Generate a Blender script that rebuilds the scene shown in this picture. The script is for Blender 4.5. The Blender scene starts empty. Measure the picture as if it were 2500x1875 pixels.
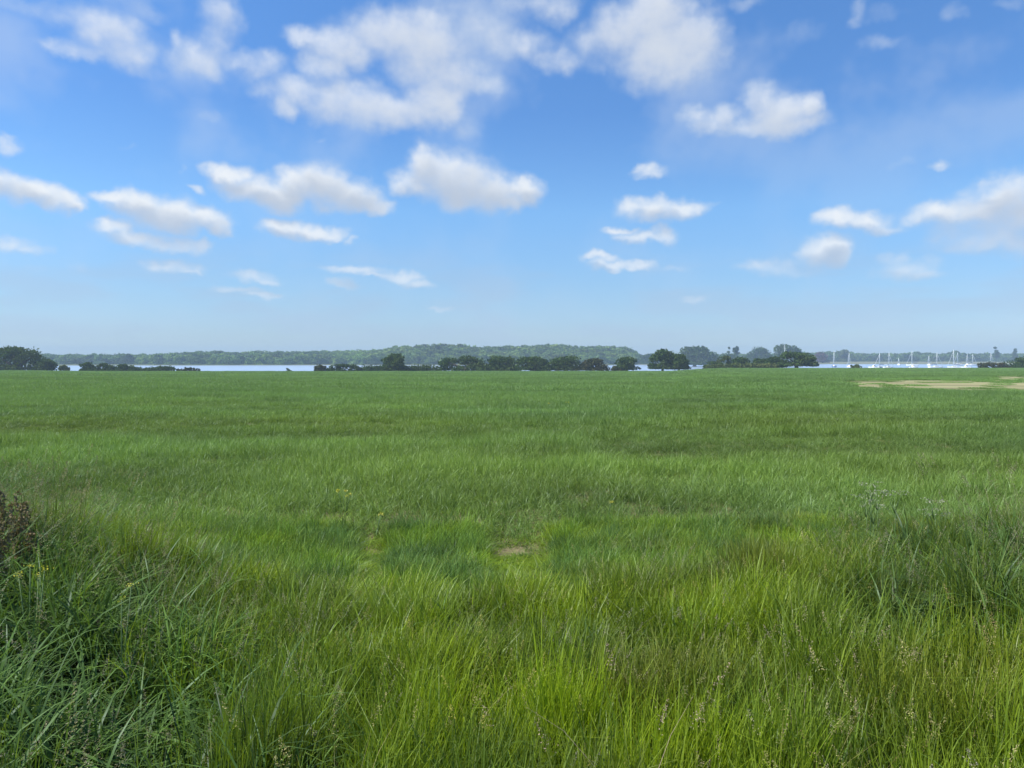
import bpy, math, random
import numpy as np

SC = bpy.context.scene
COL = SC.collection
R = math.radians
random.seed(5)
rng = np.random.default_rng(11)

# ------------------------------------------------------------------ camera
HC = 1.65                       # eye height over the verge
PITCH = R(2.12)
cam = bpy.data.cameras.new("camera")
cam.sensor_width = 36.0
cam.lens = 27.0
cam.clip_start = 0.05
cam.clip_end = 20000
camo = bpy.data.objects.new("camera", cam)
COL.objects.link(camo)
camo.location = (0, 0, HC)
camo.rotation_euler = (R(90) - PITCH, 0, 0)
SC.camera = camo
FPX = 1875.0


def ray(px, py):
    a = (px - 1250.0) / FPX
    b = (937.5 - py) / FPX
    return np.array([a, math.cos(PITCH) + b * math.sin(PITCH), -math.sin(PITCH) + b * math.cos(PITCH)])


def at(px, py, Y):
    """world point on the sight line of a photo pixel at forward distance Y"""
    d = ray(px, py)
    s = Y / d[1]
    return np.array([d[0] * s, Y, HC + d[2] * s])


# ------------------------------------------------------------------ sun, sky, exposure
SUN_EL, SUN_AZ = 52.0, -96.0    # azimuth from +Y, clockwise positive
sun_dir = np.array([math.sin(R(SUN_AZ)) * math.cos(R(SUN_EL)), math.cos(R(SUN_AZ)) * math.cos(R(SUN_EL)), math.sin(R(SUN_EL))])
sl = bpy.data.lights.new("sun", 'SUN')
sl.energy = 4.7
sl.angle = R(1.0)
sl.color = (1.0, 0.95, 0.87)
so = bpy.data.objects.new("sun", sl)
COL.objects.link(so)
so.location = tuple(sun_dir * 60)
so.rotation_euler = (R(90 - SUN_EL), 0, R(180 - SUN_AZ))

SC.view_settings.view_transform = 'Standard'
SC.view_settings.look = 'None'
SC.view_settings.gamma = 1
SC.view_settings.exposure = 0.72
SKY_STRENGTH = 0.075

world = bpy.data.worlds.new("World")
SC.world = world
world.use_nodes = True


class NT:
    """small helper to write node trees"""

    def __init__(s, tree):
        s.t = tree
        s.n = tree.nodes
        s.l = tree.links

    def new(s, typ, **kw):
        n = s.n.new(typ)
        for k, v in kw.items():
            setattr(n, k, v)
        return n

    def put(s, sock, v):
        if v is None:
            return
        if isinstance(v, bpy.types.NodeSocket):
            s.l.new(v, sock)
        else:
            sock.default_value = v

    def math(s, op, a, b=None, c=None, clamp=False):
        n = s.new('ShaderNodeMath', operation=op)
        n.use_clamp = clamp
        for i, v in enumerate((a, b, c)):
            s.put(n.inputs[i], v)
        return n.outputs[0]

    def vmath(s, op, a, b=None, c=None, out=0):
        n = s.new('ShaderNodeVectorMath', operation=op)
        for i, v in enumerate((a, b, c)):
            if v is not None:
                s.put(n.inputs[i], v)
        return n.outputs[out]

    def noise(s, vec, scale, detail=3.0, rough=0.5, color=False, dist=0.0, dims='3D'):
        n = s.new('ShaderNodeTexNoise')
        n.noise_dimensions = dims
        if vec is not None:
            s.put(n.inputs['Vector'], vec)
        n.inputs['Scale'].default_value = scale
        n.inputs['Detail'].default_value = detail
        n.inputs['Roughness'].default_value = rough
        n.inputs['Distortion'].default_value = dist
        return n.outputs['Color' if color else 'Fac']

    def mix(s, fac, a, b, blend='MIX'):
        n = s.new('ShaderNodeMix', data_type='RGBA', blend_type=blend)
        s.put(n.inputs[0], fac)
        s.put(n.inputs[6], a)
        s.put(n.inputs[7], b)
        return n.outputs[2]

    def ss(s, v, lo, hi, a=0.0, b=1.0):
        n = s.new('ShaderNodeMapRange', interpolation_type='SMOOTHSTEP')
        s.put(n.inputs[0], v)
        n.inputs[1].default_value = lo
        n.inputs[2].default_value = hi
        n.inputs[3].default_value = a
        n.inputs[4].default_value = b
        return n.outputs[0]

    def ramp(s, v, stops, interp='LINEAR'):
        n = s.new('ShaderNodeValToRGB')
        n.color_ramp.interpolation = interp
        e = n.color_ramp.elements
        while len(e) < len(stops):
            e.new(0.5)
        for el, (p, c) in zip(e, stops):
            el.position = p
            el.color = (*c, 1)
        s.put(n.inputs[0], v)
        return n.outputs[0]


# clouds as ellipses; left list and right list read off the photo, (x, y, rx, ry, thinness)
CL = [(-40,785,120,62,0),(110,832,110,46,0),(240,878,85,38,0),(312,902,36,20,.1),(30,630,62,36,.35),(60,1050,115,34,.45),(150,1075,60,25,.5),(330,1160,50,22,.66),(170,1165,60,22,.74),
(500,868,90,26,.05),(620,890,110,46,0),(740,940,140,52,0),(880,940,80,46,0),(942,975,42,34,.05),(480,988,70,28,.1),(600,1030,115,28,.2),(740,1052,110,28,.2),(852,1052,50,18,.2),
(930,725,45,20,.4),(990,748,70,32,.05),(1080,805,100,42,.05),(1200,842,100,48,0),(1280,800,70,50,0),(1395,795,90,62,0),(1500,842,110,52,0),(1600,890,75,28,.1),(860,818,36,14,.5),(1590,770,50,22,.6),(1610,795,26,22,.6),(790,735,25,25,.72),
(1190,972,70,26,.1),(1260,985,90,32,0),(1350,1005,95,24,0),(1425,1020,45,14,.1),(1510,1040,30,14,.5),
(1832,715,46,54,0),(1775,795,70,40,.1),(1900,762,100,66,0),(2000,790,120,76,0),(2110,825,100,60,0),(2190,872,60,26,.1),(2265,820,66,40,0),(2000,870,90,36,.3),
(750,1152,88,28,.3),(820,1175,40,14,.4),(1090,1192,100,22,.42),(1160,1210,40,12,.4),(1030,1250,90,14,.3),(1130,1275,60,14,.2),(1530,1170,95,17,.15),(1640,1190,70,10,.4),(1735,1198,65,22,.05),(1800,1228,60,14,.15),(1490,1228,58,16,.25),(1920,1345,50,10,.5),
(470,150,120,80,.28),(545,225,100,62,.22),(250,195,80,34,.45),(350,215,130,36,.45),(330,70,200,60,.55),(120,20,220,40,.66),(600,300,80,40,.62),
(765,190,42,46,.4),(850,250,100,56,.28),(900,305,60,36,.35),(930,180,70,60,.45),(960,70,75,70,.42),(620,60,120,50,.68),(1040,260,90,40,.4),(1150,295,80,56,.35),(1180,400,70,30,.5),(920,495,60,18,.68),(560,622,36,10,.74),
(1345,165,80,34,.2),(1480,205,110,60,.05),(1400,290,80,46,.15),(1280,395,95,52,.2),(1230,462,45,40,.25),(1700,150,170,76,.08),(1840,200,140,100,.0),(1900,315,150,56,.15),(1500,430,170,64,.12),(1700,480,230,56,.05),(1880,430,100,78,.0),(1945,490,50,40,.05),(1600,370,60,30,.6),
(2060,365,120,34,.4),(2080,130,130,90,.48),(2180,190,100,50,.45),(2030,570,70,44,.62),(1640,40,150,40,.66),(2000,30,150,40,.6),(1385,610,30,12,.74)]
CRr = [(2130,900,220,110,.25),(1960,900,120,50,.4),(2160,1000,200,70,.42),(1900,1010,150,50,.55),(70,185,110,46,.42),(190,240,90,44,.38),(225,285,30,36,.5),(90,20,150,50,.5),(220,40,60,50,.42),(360,180,110,60,.45),(330,280,90,50,.6),(480,140,110,90,.12),(610,85,100,96,-.1),(650,210,150,110,-.12),(790,190,110,100,.0),(740,290,120,42,.1),(840,110,50,60,.4),(700,350,80,30,.6),
(785,500,60,30,.3),(860,530,90,34,.32),(925,500,56,50,.3),(1045,430,42,56,.35),(1100,440,50,50,.2),(1160,490,100,62,.0),(1225,545,90,36,.1),(1282,455,40,48,.05),(1040,540,90,30,.35),
(610,745,52,28,.3),(570,725,26,14,.5),(540,890,52,32,.25),(640,905,120,40,.12),(755,895,66,28,.2),(850,890,40,16,.7),(480,1000,62,14,.22),(570,1030,90,20,.22),(650,1025,44,32,.25),(365,1108,50,14,.05),(430,1138,62,18,.08),(535,1138,56,18,.12),(720,1150,120,16,.7),
(1340,1080,76,42,-.15),(1390,1108,46,34,-.05),(1290,1110,36,30,.3),(1430,950,80,32,.15),(1530,955,90,34,.15),(1600,985,80,24,.4),(1760,950,60,30,.3),(1850,925,110,44,.12),(2000,915,140,44,.15),(2130,860,95,78,.08),(2210,930,70,70,.1),(1980,810,90,26,.6),(2060,800,60,24,.4),(2080,1040,170,44,.3),(2200,1050,60,60,.3),(1900,990,120,40,.5),
(1110,1150,100,34,.42),(1240,1170,110,26,.6),(1640,1110,80,26,.5),(1720,1150,120,42,.35),(1800,1180,80,26,.35),(800,1285,56,13,.4),(1830,715,50,20,.5),(1690,710,90,18,.78),
(1480,40,44,56,.6),(1460,95,40,24,.68),(1600,165,80,34,.62),(1900,60,60,44,.68),(1010,20,80,30,.62),(1260,140,140,60,.8),(2150,20,90,30,.7),(1600,50,110,40,.74)]
ZS = 1250.0 / 2212.0


def build_world():
    g = NT(world.node_tree)
    for n in list(g.n):
        g.n.remove(n)
    out = g.new('ShaderNodeOutputWorld')
    tc = g.new('ShaderNodeTexCoord')
    sep = g.new('ShaderNodeSeparateXYZ')
    g.l.new(tc.outputs['Generated'], sep.inputs[0])
    sky = g.new('ShaderNodeTexSky', sky_type='NISHITA')
    sky.sun_disc = False
    sky.sun_elevation = R(SUN_EL)
    sky.sun_rotation = R(SUN_AZ)
    sky.altitude = 0
    sky.air_density = SKY_AIR
    sky.dust_density = SKY_DUST
    sky.ozone_density = SKY_OZONE
    skyc = sky.outputs[0]
    az = g.math('MULTIPLY', g.math('ARCTAN2', sep.outputs[0], sep.outputs[1]), 180 / math.pi)
    el = g.math('MULTIPLY', g.math('ARCSINE', sep.outputs[2]), 180 / math.pi)
    skyc = g.mix(1.0, skyc, g.ramp(g.math('DIVIDE', el, 40.0, clamp=True), SKY_TINT), 'MULTIPLY')
    cmb = g.new('ShaderNodeCombineXYZ')
    g.l.new(az, cmb.inputs[0])
    g.l.new(el, cmb.inputs[1])
    p = cmb.outputs[0]
    # domain warp (degrees)
    st = g.vmath('MULTIPLY', p, (1.0, 1.12, 1.0))
    w1 = g.vmath('SUBTRACT', g.noise(st, 0.30, 2.0, 0.5, color=True, dims='2D'), (0.5, 0.5, 0.5))
    w2 = g.vmath('SUBTRACT', g.noise(st, 1.1, 2.5, 0.55, color=True, dims='2D'), (0.5, 0.5, 0.5))
    p1 = g.vmath('MULTIPLY_ADD', w1, (1.9, 1.2, 0), p)
    p1 = g.vmath('MULTIPLY_ADD', w2, (.62, .55, 0), p1)
    fine = g.noise(st, 0.62, 5.0, 0.50, dims='2D')
    ell = []
    for (x, y, rx, ry, c) in [(a[0] * ZS, a[1] * ZS, a[2] * ZS, a[3] * ZS, a[4]) for a in CL] + \
                             [(1250 + a[0] * ZS, a[1] * ZS, a[2] * ZS, a[3] * ZS, a[4]) for a in CRr]:
        d = ray(x, y)
        d = d / np.linalg.norm(d)
        a_ = math.degrees(math.atan2(d[0], d[1]))
        e_ = math.degrees(math.asin(d[2]))
        k = math.degrees(1 / FPX) * (d[1] ** 2)
        ell.append((a_, e_, rx * k * 1.9 / math.cos(R(e_)), ry * k * 2.05, c * .78 if c < .55 else c * .98))

    def field(pv):
        acc = None
        for (a_, e_, sx, sy, c) in ell:
            q = g.vmath('MULTIPLY_ADD', pv, (1 / sx, 1 / sy, 0), (-a_ / sx, -e_ / sy, math.sqrt(max(c + .2, 0))))
            dt = g.vmath('DOT_PRODUCT', q, q, out=1)
            acc = dt if acc is None else g.math('SMOOTH_MIN', acc, dt, 0.35)
        return g.math('SUBTRACT', 1.2, acc)

    soft = g.ss(el, 11.0, 18.0, 0.0, 1.0)
    F0 = field(p1)
    nz = g.math('SUBTRACT', fine, 0.5)
    F = g.math('MULTIPLY_ADD', nz, 0.62, F0)
    # high, near clouds are thin and soft; the lower cumulus have firmer tops
    hi = g.math('MULTIPLY_ADD', soft, .40, 1.08)
    q = g.math('DIVIDE', g.math('MAXIMUM', g.math('MULTIPLY_ADD', soft, .12, F), 0.0), hi, clamp=True)
    alpha = g.ss(q, 0.0, 1.0)
    veil = g.math('MULTIPLY', g.ss(g.noise(st, 0.10, 4.0, 0.55, dims='2D'), .42, .72), g.ss(el, 9.0, 20.0, .10, .34))
    skyc = g.mix(veil, skyc, (5.2, 6.0, 7.2, 1))
    bank = g.math('MULTIPLY', g.ss(g.noise(g.vmath('MULTIPLY', p, (.5, 2.2, 1)), 0.22, 3.0, 0.5, dims='2D'), .40, .66), g.math('MULTIPLY', g.ss(el, 0.2, 1.5), g.ss(el, 4.0, 9.5, 1.0, 0.0)))
    skyc = g.mix(g.math('MULTIPLY', bank, .30), skyc, (3.6, 4.5, 5.9, 1))
    # light: how much cloud lies between this point and the sun (up and a little left)
    F1 = field(g.vmath('ADD', p1, (-0.2, 0.95, 0)))
    F1n = g.math('MULTIPLY_ADD', nz, 0.3, F1)
    shade = g.math('MULTIPLY', g.ss(F1n, 0.05, 1.15), g.math('MULTIPLY_ADD', soft, -.45, 1.0))
    wispy = g.ss(F, 0.2, 1.05)
    lit = g.mix(wispy, (5.2, 6.0, 7.0, 1), (7.4, 7.65, 7.9, 1))
    cc = g.mix(shade, lit, (4.15, 4.75, 5.75, 1))
    # distant clouds sink into the pale air near the horizon
    fade = g.ss(el, 0.5, 11.0, 0.35, 0.97)
    fac = g.math('MULTIPLY', alpha, g.math('MULTIPLY', fade, g.math('MULTIPLY_ADD', soft, -.04, 1.0)))
    full = g.mix(fac, skyc, cc)
    bgp = g.new('ShaderNodeBackground')
    bgc = g.new('ShaderNodeBackground')
    g.put(bgp.inputs[0], skyc)
    g.put(bgc.inputs[0], full)
    bgp.inputs[1].default_value = SKY_STRENGTH
    bgc.inputs[1].default_value = SKY_STRENGTH
    inw = g.math('MULTIPLY', g.math('LESS_THAN', g.math('ABSOLUTE', az), 44.0),
                 g.math('MULTIPLY', g.math('GREATER_THAN', el, 0.3), g.math('LESS_THAN', el, 30.0)))
    ms = g.new('ShaderNodeMixShader')
    g.put(ms.inputs[0], inw)
    g.l.new(bgp.outputs[0], ms.inputs[1])
    g.l.new(bgc.outputs[0], ms.inputs[2])
    g.l.new(ms.outputs[0], out.inputs[0])


SKY_AIR, SKY_DUST, SKY_OZONE = 1.0, 0.15, 3.0
SKY_TINT = [(0.0, (.60, .76, 1.05)), (.05, (.62, .78, 1.07)), (.11, (.70, .88, 1.14)), (.26, (.80, 1.10, 1.36)), (.43, (.66, 1.0, 1.36)), (.64, (.70, 1.10, 1.48)), (1.0, (.72, 1.12, 1.5))]
build_world()

# ------------------------------------------------------------------ terrain function
ZW = HC - 8.0                   # water level


def sst(a, b, x):
    t = np.clip((x - a) / (b - a), 0, 1)
    return t * t * (3 - 2 * t)


_ns = np.random.default_rng(3)
_dirs = _ns.uniform(0, 2 * np.pi, 48)
_ph = _ns.uniform(0, 2 * np.pi, 48)
_fr = _ns.uniform(0.6, 1.7, 48)


def wave(x, y, scale, seed=0, n=9):
    """smooth pseudo noise, about -1..1, features of size `scale` metres"""
    o = np.zeros(np.broadcast(x, y).shape)
    for i in range(n):
        j = (i + seed * 7) % 48
        f = 2 * np.pi * _fr[j] / scale
        o = o + np.sin((x * np.cos(_dirs[j]) + y * np.sin(_dirs[j])) * f + _ph[(j + seed) % 48])
    return o / math.sqrt(n) * 0.8


def pxr(x, y):
    return 1250 + FPX * x / np.maximum(y, 25)


SKYL = np.array([(-900,872),(-100,872),(0,870),(120,866),(150,867),(180,869),(230,872),(280,870),(330,867),(400,862),(430,860),(470,857),(520,855),(540,854),(560,857),(600,857),(640,854),(700,856),(760,854),(800,854),(850,853),(900,851),(930,849),(960,843),(990,841),(1010,842),(1030,838),(1060,838),(1100,837),(1140,839),(1165,843),(1180,845),(1200,841),(1220,843),(1250,842),(1300,840),(1330,837),(1370,838),(1400,841),(1440,842),(1500,842),(1525,844),(1545,852),(1562,868),(1600,870),(1700,872),(1770,866),(1860,868),(1900,866),(1960,860),(2000,858),(2030,856),(2045,858),(2060,853),(2073,856),(2085,861),(2150,862),(2165,860),(2200,862),(2220,858),(2250,858),(2290,862),(2320,858),(2332,854),(2345,858),(2365,861),(2400,861),(2440,862),(2500,860),(2600,862),(3500,864)], float)


def skyline_z(px, Y):
    py = np.interp(px, SKYL[:, 0], SKYL[:, 1])
    return HC + (868.0 - py) / FPX * Y


def shore(px):
    return np.interp(px, [-900, 0, 480, 780, 1500, 1600, 2000, 2400, 3400], [620, 620, 625, 640, 640, 690, 720, 700, 690])


def wood0(px):      # where the far trees begin
    return shore(px) + np.interp(px, [-900, 330, 480, 1540, 1620, 1990, 2080, 3400], [40, 25, 8, 8, 60, 150, 190, 190])


def wood1(px):      # back edge of the far trees
    return wood0(px) + np.interp(px, [-900, 300, 800, 900, 1540, 1620, 3400], [200, 240, 180, 110, 110, 60, 60])


def tree_h(px):
    return np.interp(px, [-900, 300, 800, 1540, 1600, 3400], [7, 8, 9, 9, 8.5, 8.5])


def near_end(px):   # crest of the field
    return np.full(np.shape(px), 252.0)


def ground(x, y):
    x = np.asarray(x, float)
    y = np.asarray(y, float)
    px = pxr(x, y)
    s = np.interp(px, [-900, 60, 200, 1640, 1760, 3400], [.0139, .0134, .01435, .0143, .0103, .0100])
    s = s + (0.0125 - s) * (1 - sst(20, 120, y))
    # keep the slope integral consistent: blended slope times run
    z = -0.10 * sst(5.2, 7.0, y) + 0.03 * wave(x, y, 2.5, 1) * (1 - sst(8, 30, y))
    ye = near_end(px)
    run = np.clip(y - 7, 0, None)
    zf = z - s * np.minimum(run, ye - 7) + 0.07 * wave(x, y, 45, 2) * sst(15, 60, y) * (1 - sst(180, 245, y))
    bed = ZW - 1.6
    zf = zf + (bed - zf) * sst(0, 60, y - ye - 3) 
    sh = shore(px)
    w0 = wood0(px)
    w1 = wood1(px)
    up = sst(-14, 4, y - sh)
    za = bed + (ZW + 0.45 - bed) * up + 0.35 * sst(10, 90, y - sh)
    top = skyline_z(px, w1) - tree_h(px)
    zb = za + (np.maximum(top, ZW + 1.2) - za) * np.clip((y - w0) / (w1 - w0), 0, 1) ** 0.9
    # beyond the wood: level country
    z = np.where(y < (ye + 64), zf, np.where(y < w0, za, zb))
    return z


def hit(px, py):
    d = ray(px, py)
    ys = np.geomspace(2.0, 1200, 4000)
    pts = d[None, :] * (ys / d[1])[:, None]
    zz = HC + pts[:, 2]
    g = ground(pts[:, 0], pts[:, 1])
    i = int(np.argmax(zz < g))
    return pts[i, 0], pts[i, 1], g[i]


# ------------------------------------------------------------------ mesh helpers
def mesh_np(name, V, F, mat=None, smooth=False, attrs=None):
    """V (n,3); F (m,k) int array with equal k, or list of such arrays"""
    me = bpy.data.meshes.new(name)
    V = np.asarray(V, np.float32)
    Fs = F if isinstance(F, list) else [F]
    me.vertices.add(len(V))
    me.vertices.foreach_set('co', V.ravel())
    nl = sum(f.size for f in Fs)
    npoly = sum(len(f) for f in Fs)
    me.loops.add(nl)
    me.loops.foreach_set('vertex_index', np.concatenate([f.ravel() for f in Fs]).astype(np.int32))
    me.polygons.add(npoly)
    tot = np.concatenate([np.full(len(f), f.shape[1]) for f in Fs]).astype(np.int32)
    st = np.concatenate([[0], np.cumsum(tot)[:-1]]).astype(np.int32)
    me.polygons.foreach_set('loop_start', st)
    me.polygons.foreach_set('loop_total', tot)
    if smooth:
        me.polygons.foreach_set('use_smooth', np.ones(npoly, bool))
    for k, v in (attrs or {}).items():
        v = np.asarray(v, np.float32)
        if v.ndim == 1:
            a = me.attributes.new(k, 'FLOAT', 'POINT')
            a.data.foreach_set('value', v)
        else:
            a = me.attributes.new(k, 'FLOAT_VECTOR', 'POINT')
            a.data.foreach_set('vector', v.ravel())
    me.update(calc_edges=True)
    me.validate()
    if mat is not None:
        me.materials.append(mat)
    return me


def link(name, me, parent=None, loc=None):
    o = bpy.data.objects.new(name, me)
    COL.objects.link(o)
    if parent is not None:
        o.parent = parent
    if loc is not None:
        o.location = loc
    return o


def tag(o, label=None, cat=None, group=None, kind=None):
    if label:
        o['label'] = label
    if cat:
        o['category'] = cat
    if group:
        o['group'] = group
    if kind:
        o['kind'] = kind
    return o


def empty(name, loc):
    o = bpy.data.objects.new(name, None)
    COL.objects.link(o)
    o.location = loc
    o.empty_display_size = 0.3
    return o


class MB:
    """mesh builder gathering boxes and tubes"""

    def __init__(s):
        s.V = []
        s.Q = []
        s.T = []
        s.n = 0

    def add(s, V, Q=(), T=()):
        s.V.append(np.asarray(V, float))
        if len(Q):
            s.Q.append(np.asarray(Q, int) + s.n)
        if len(T):
            s.T.append(np.asarray(T, int) + s.n)
        s.n += len(V)

    def tube(s, pts, rad, k=6, cap=True):
        pts = [np.asarray(p, float) for p in pts]
        rings = []
        for i, p in enumerate(pts):
            a = pts[max(i - 1, 0)]
            b = pts[min(i + 1, len(pts) - 1)]
            t = (b - a) / (np.linalg.norm(b - a) + 1e-9)
            u = np.cross(t, (0.31, 0.95, 0.02))
            u /= np.linalg.norm(u) + 1e-9
            v = np.cross(t, u)
            an = np.arange(k) * 2 * np.pi / k
            r = rad[i] if hasattr(rad, '__len__') else rad
            rings.append(p + r * (np.cos(an)[:, None] * u + np.sin(an)[:, None] * v))
        V = np.vstack(rings)
        Q = [(i * k + j, i * k + (j + 1) % k, (i + 1) * k + (j + 1) % k, (i + 1) * k + j) for i in range(len(pts) - 1) for j in range(k)]
        T = []
        if cap:
            V = np.vstack([V, pts[0], pts[-1]])
            m = len(pts) * k
            T = [(m, (j + 1) % k, j) for j in range(k)] + [(m + 1, (len(pts) - 1) * k + j, (len(pts) - 1) * k + (j + 1) % k) for j in range(k)]
        s.add(V, Q, T)

    def box(s, c, d):
        c = np.array(c, float)
        d = np.array(d, float) / 2
        V = [c + d * np.array([i, j, k]) for i in (-1, 1) for j in (-1, 1) for k in (-1, 1)]
        s.add(V, [(0, 1, 3, 2), (4, 6, 7, 5), (0, 4, 5, 1), (2, 3, 7, 6), (0, 2, 6, 4), (1, 5, 7, 3)])

    def mesh(s, name, mat, smooth=False):
        F = []
        if s.Q:
            F.append(np.vstack(s.Q))
        if s.T:
            F.append(np.vstack(s.T))
        return mesh_np(name, np.vstack(s.V), F, mat, smooth)


# ------------------------------------------------------------------ materials
def newmat(name):
    m = bpy.data.materials.new(name)
    m.use_nodes = True
    g = NT(m.node_tree)
    for n in list(g.n):
        g.n.remove(n)
    out = g.new('ShaderNodeOutputMaterial')
    return m, g, out


def plant_mat(name, dark, light, trans=0.35, gloss=0.04, alt=None, inst=False, tipcol=None):
    """leaf material: tone attribute picks between two greens, part of the light passes through"""
    m, g, out = newmat(name)
    at_ = g.new('ShaderNodeAttribute', attribute_name='tone')
    c = g.mix(at_.outputs['Fac'], (*dark, 1), (*light, 1))
    if tipcol is not None:
        tt = g.new('ShaderNodeAttribute', attribute_name='up')
        c = g.mix(g.ss(tt.outputs['Fac'], 0.35, 1.0), c, g.mix(0.6, c, (*tipcol, 1)))
    if inst:
        ia = g.new('ShaderNodeAttribute', attribute_name='patch')
        ia.attribute_type = 'INSTANCER'
        c = g.mix(1.0, c, ia.outputs['Vector'], 'MULTIPLY')
    elif alt is not None:
        tc = g.new('ShaderNodeTexCoord')
        nn = g.noise(tc.outputs['Object'], alt[1], 2.0)
        c = g.mix(g.ss(nn, 0.38, 0.62), c, g.mix(0.75, c, (*alt[0], 1)))
    d = g.new('ShaderNodeBsdfDiffuse')
    t = g.new('ShaderNodeBsdfTranslucent')
    g.put(d.inputs[0], c)
    tcx = g.mix(1.0, c, (1.15, 1.15, 0.6, 1), 'MULTIPLY')
    g.put(t.inputs[0], tcx)
    ms = g.new('ShaderNodeMixShader')
    ms.inputs[0].default_value = trans
    g.l.new(d.outputs[0], ms.inputs[1])
    g.l.new(t.outputs[0], ms.inputs[2])
    gl = g.new('ShaderNodeBsdfGlossy')
    gl.inputs['Roughness'].default_value = 0.45
    gl.inputs['Color'].default_value = (0.8, 0.9, 1, 1)
    m2 = g.new('ShaderNodeMixShader')
    m2.inputs[0].default_value = gloss
    g.l.new(ms.outputs[0], m2.inputs[1])
    g.l.new(gl.outputs[0], m2.inputs[2])
    g.l.new(m2.outputs[0], out.inputs[0])
    return m


def solid(name, col, rough=0.6, var=0.12, scale=3.0, metal=0.0):
    m, g, out = newmat(name)
    p = g.new('ShaderNodeBsdfPrincipled')
    tc = g.new('ShaderNodeTexCoord')
    n = g.noise(tc.outputs['Object'], scale, 4.0)
    c = g.mix(n, (*[v * (1 - var) for v in col], 1), (*[min(v * (1 + var), 1) for v in col], 1))
    g.put(p.inputs['Base Color'], c)
    p.inputs['Roughness'].default_value = rough
    p.inputs['Metallic'].default_value = metal
    g.l.new(p.outputs[0], out.inputs[0])
    return m


M = {}
M['crop'] = plant_mat('crop_leaf', (.070, .150, .028), (.205, .345, .080), .36, .02, inst=True, tipcol=(.172, .28, .085))
M['fine'] = plant_mat('fine_grass', (.048, .100, .008), (.180, .275, .018), .42, .02, inst=True, tipcol=(.21, .29, .035))
M['broad'] = plant_mat('broad_grass', (.034, .086, .014), (.138, .245, .044), .36, .012, inst=True, tipcol=(.16, .27, .065))
M['panicle'] = plant_mat('seed_head', (.22, .21, .11), (.42, .39, .23), .3, .0, inst=True)
M['straw'] = plant_mat('dead_blade', (.18, .18, .07), (.34, .32, .15), .25, .03, inst=True)
M['hedge'] = plant_mat('hedge_leaf', (.028, .060, .015), (.078, .132, .032), .22, .0, alt=((.075, .105, .03), .12))
M['hedge_l'] = plant_mat('light_hedge_leaf', (.055, .085, .024), (.125, .160, .050), .22, .0, alt=((.13, .15, .05), .15))
M['red_l'] = plant_mat('reddish_leaf', (.036, .046, .018), (.090, .096, .040), .22, .0, alt=((.075, .065, .035), .3))
M['copper'] = plant_mat('copper_leaf', (.110, .050, .055), (.220, .115, .115), .2, .0, alt=((.07, .08, .05), .2))
M['wood_far'] = plant_mat('woodland_leaf', (.068, .128, .034), (.138, .215, .058), .2, .0, inst=True)
M['bark'] = solid('bark', (.05, .042, .032), .9, .35, 6)
M['white'] = solid('gelcoat_white', (.70, .71, .70), .3, .04)
M['spar'] = solid('painted_spar', (.56, .60, .58), .35, .05)
M['navy'] = solid('navy_canvas', (.05, .07, .16), .8, .1)
M['bluehull'] = solid('blue_gelcoat', (.10, .16, .30), .3, .05)
M['glass_dark'] = solid('cabin_window', (.02, .025, .03), .1, .1)
M['dock'] = plant_mat('dock_seed', (.13, .115, .060), (.25, .20, .120), .2, .0)
M['stem'] = solid('weed_stem', (.12, .10, .05), .7, .2, 20)
M['gstem'] = solid('green_stem', (.10, .17, .05), .7, .2, 20)
M['leafg'] = plant_mat('weed_leaf', (.045, .10, .025), (.11, .19, .05), .3, .04)
M['yellow'] = plant_mat('yellow_petal', (.40, .38, .04), (.62, .58, .08), .3, .03)
M['umbel'] = plant_mat('umbel_floret', (.22, .24, .15), (.38, .39, .28), .3, .02)


def terrain_mat():
    m, g, out = newmat('earth_and_turf')
    p = g.new('ShaderNodeBsdfPrincipled')
    geo = g.new('ShaderNodeNewGeometry')
    a = g.new('ShaderNodeAttribute', attribute_name='turf')
    n1 = g.noise(geo.outputs['Position'], 3.0, 6.0, 0.65)
    n2 = g.noise(geo.outputs['Position'], 22.0, 4.0, 0.6)
    n3 = g.noise(geo.outputs['Position'], 0.15, 4.0, 0.6)
    soil = g.mix(n1, (.14, .11, .060, 1), (.30, .25, .145, 1))
    soil = g.mix(g.ss(n2, .35, .6), g.mix(1.0, soil, (.62, .60, .58, 1), 'MULTIPLY'), soil)
    turf = g.mix(n1, (.050, .078, .022, 1), (.105, .135, .040, 1))
    turf = g.mix(g.ss(n3, .3, .7), turf, g.mix(1.0, turf, (1.3, 1.15, .9, 1), 'MULTIPLY'))
    mud = g.mix(n3, (.13, .135, .075, 1), (.21, .20, .125, 1))
    sp = g.new('ShaderNodeSeparateXYZ')
    g.l.new(a.outputs['Vector'], sp.inputs[0])
    c = g.mix(sp.outputs[0], soil, turf)
    c = g.mix(sp.outputs[1], c, mud)
    sand = g.mix(n3, (.20, .205, .090, 1), (.33, .31, .165, 1))
    c = g.mix(sp.outputs[2], c, sand)
    g.put(p.inputs['Base Color'], c)
    p.inputs['Roughness'].default_value = 0.95
    p.inputs['Specular IOR Level'].default_value = 0.15
    b = g.new('ShaderNodeBump')
    b.inputs['Strength'].default_value = 0.8
    b.inputs['Distance'].default_value = 0.05
    g.put(b.inputs['Height'], g.math('ADD', n1, g.math('MULTIPLY', n2, .4)))
    g.l.new(b.outputs[0], p.inputs['Normal'])
    g.l.new(p.outputs[0], out.inputs[0])
    return m


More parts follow.
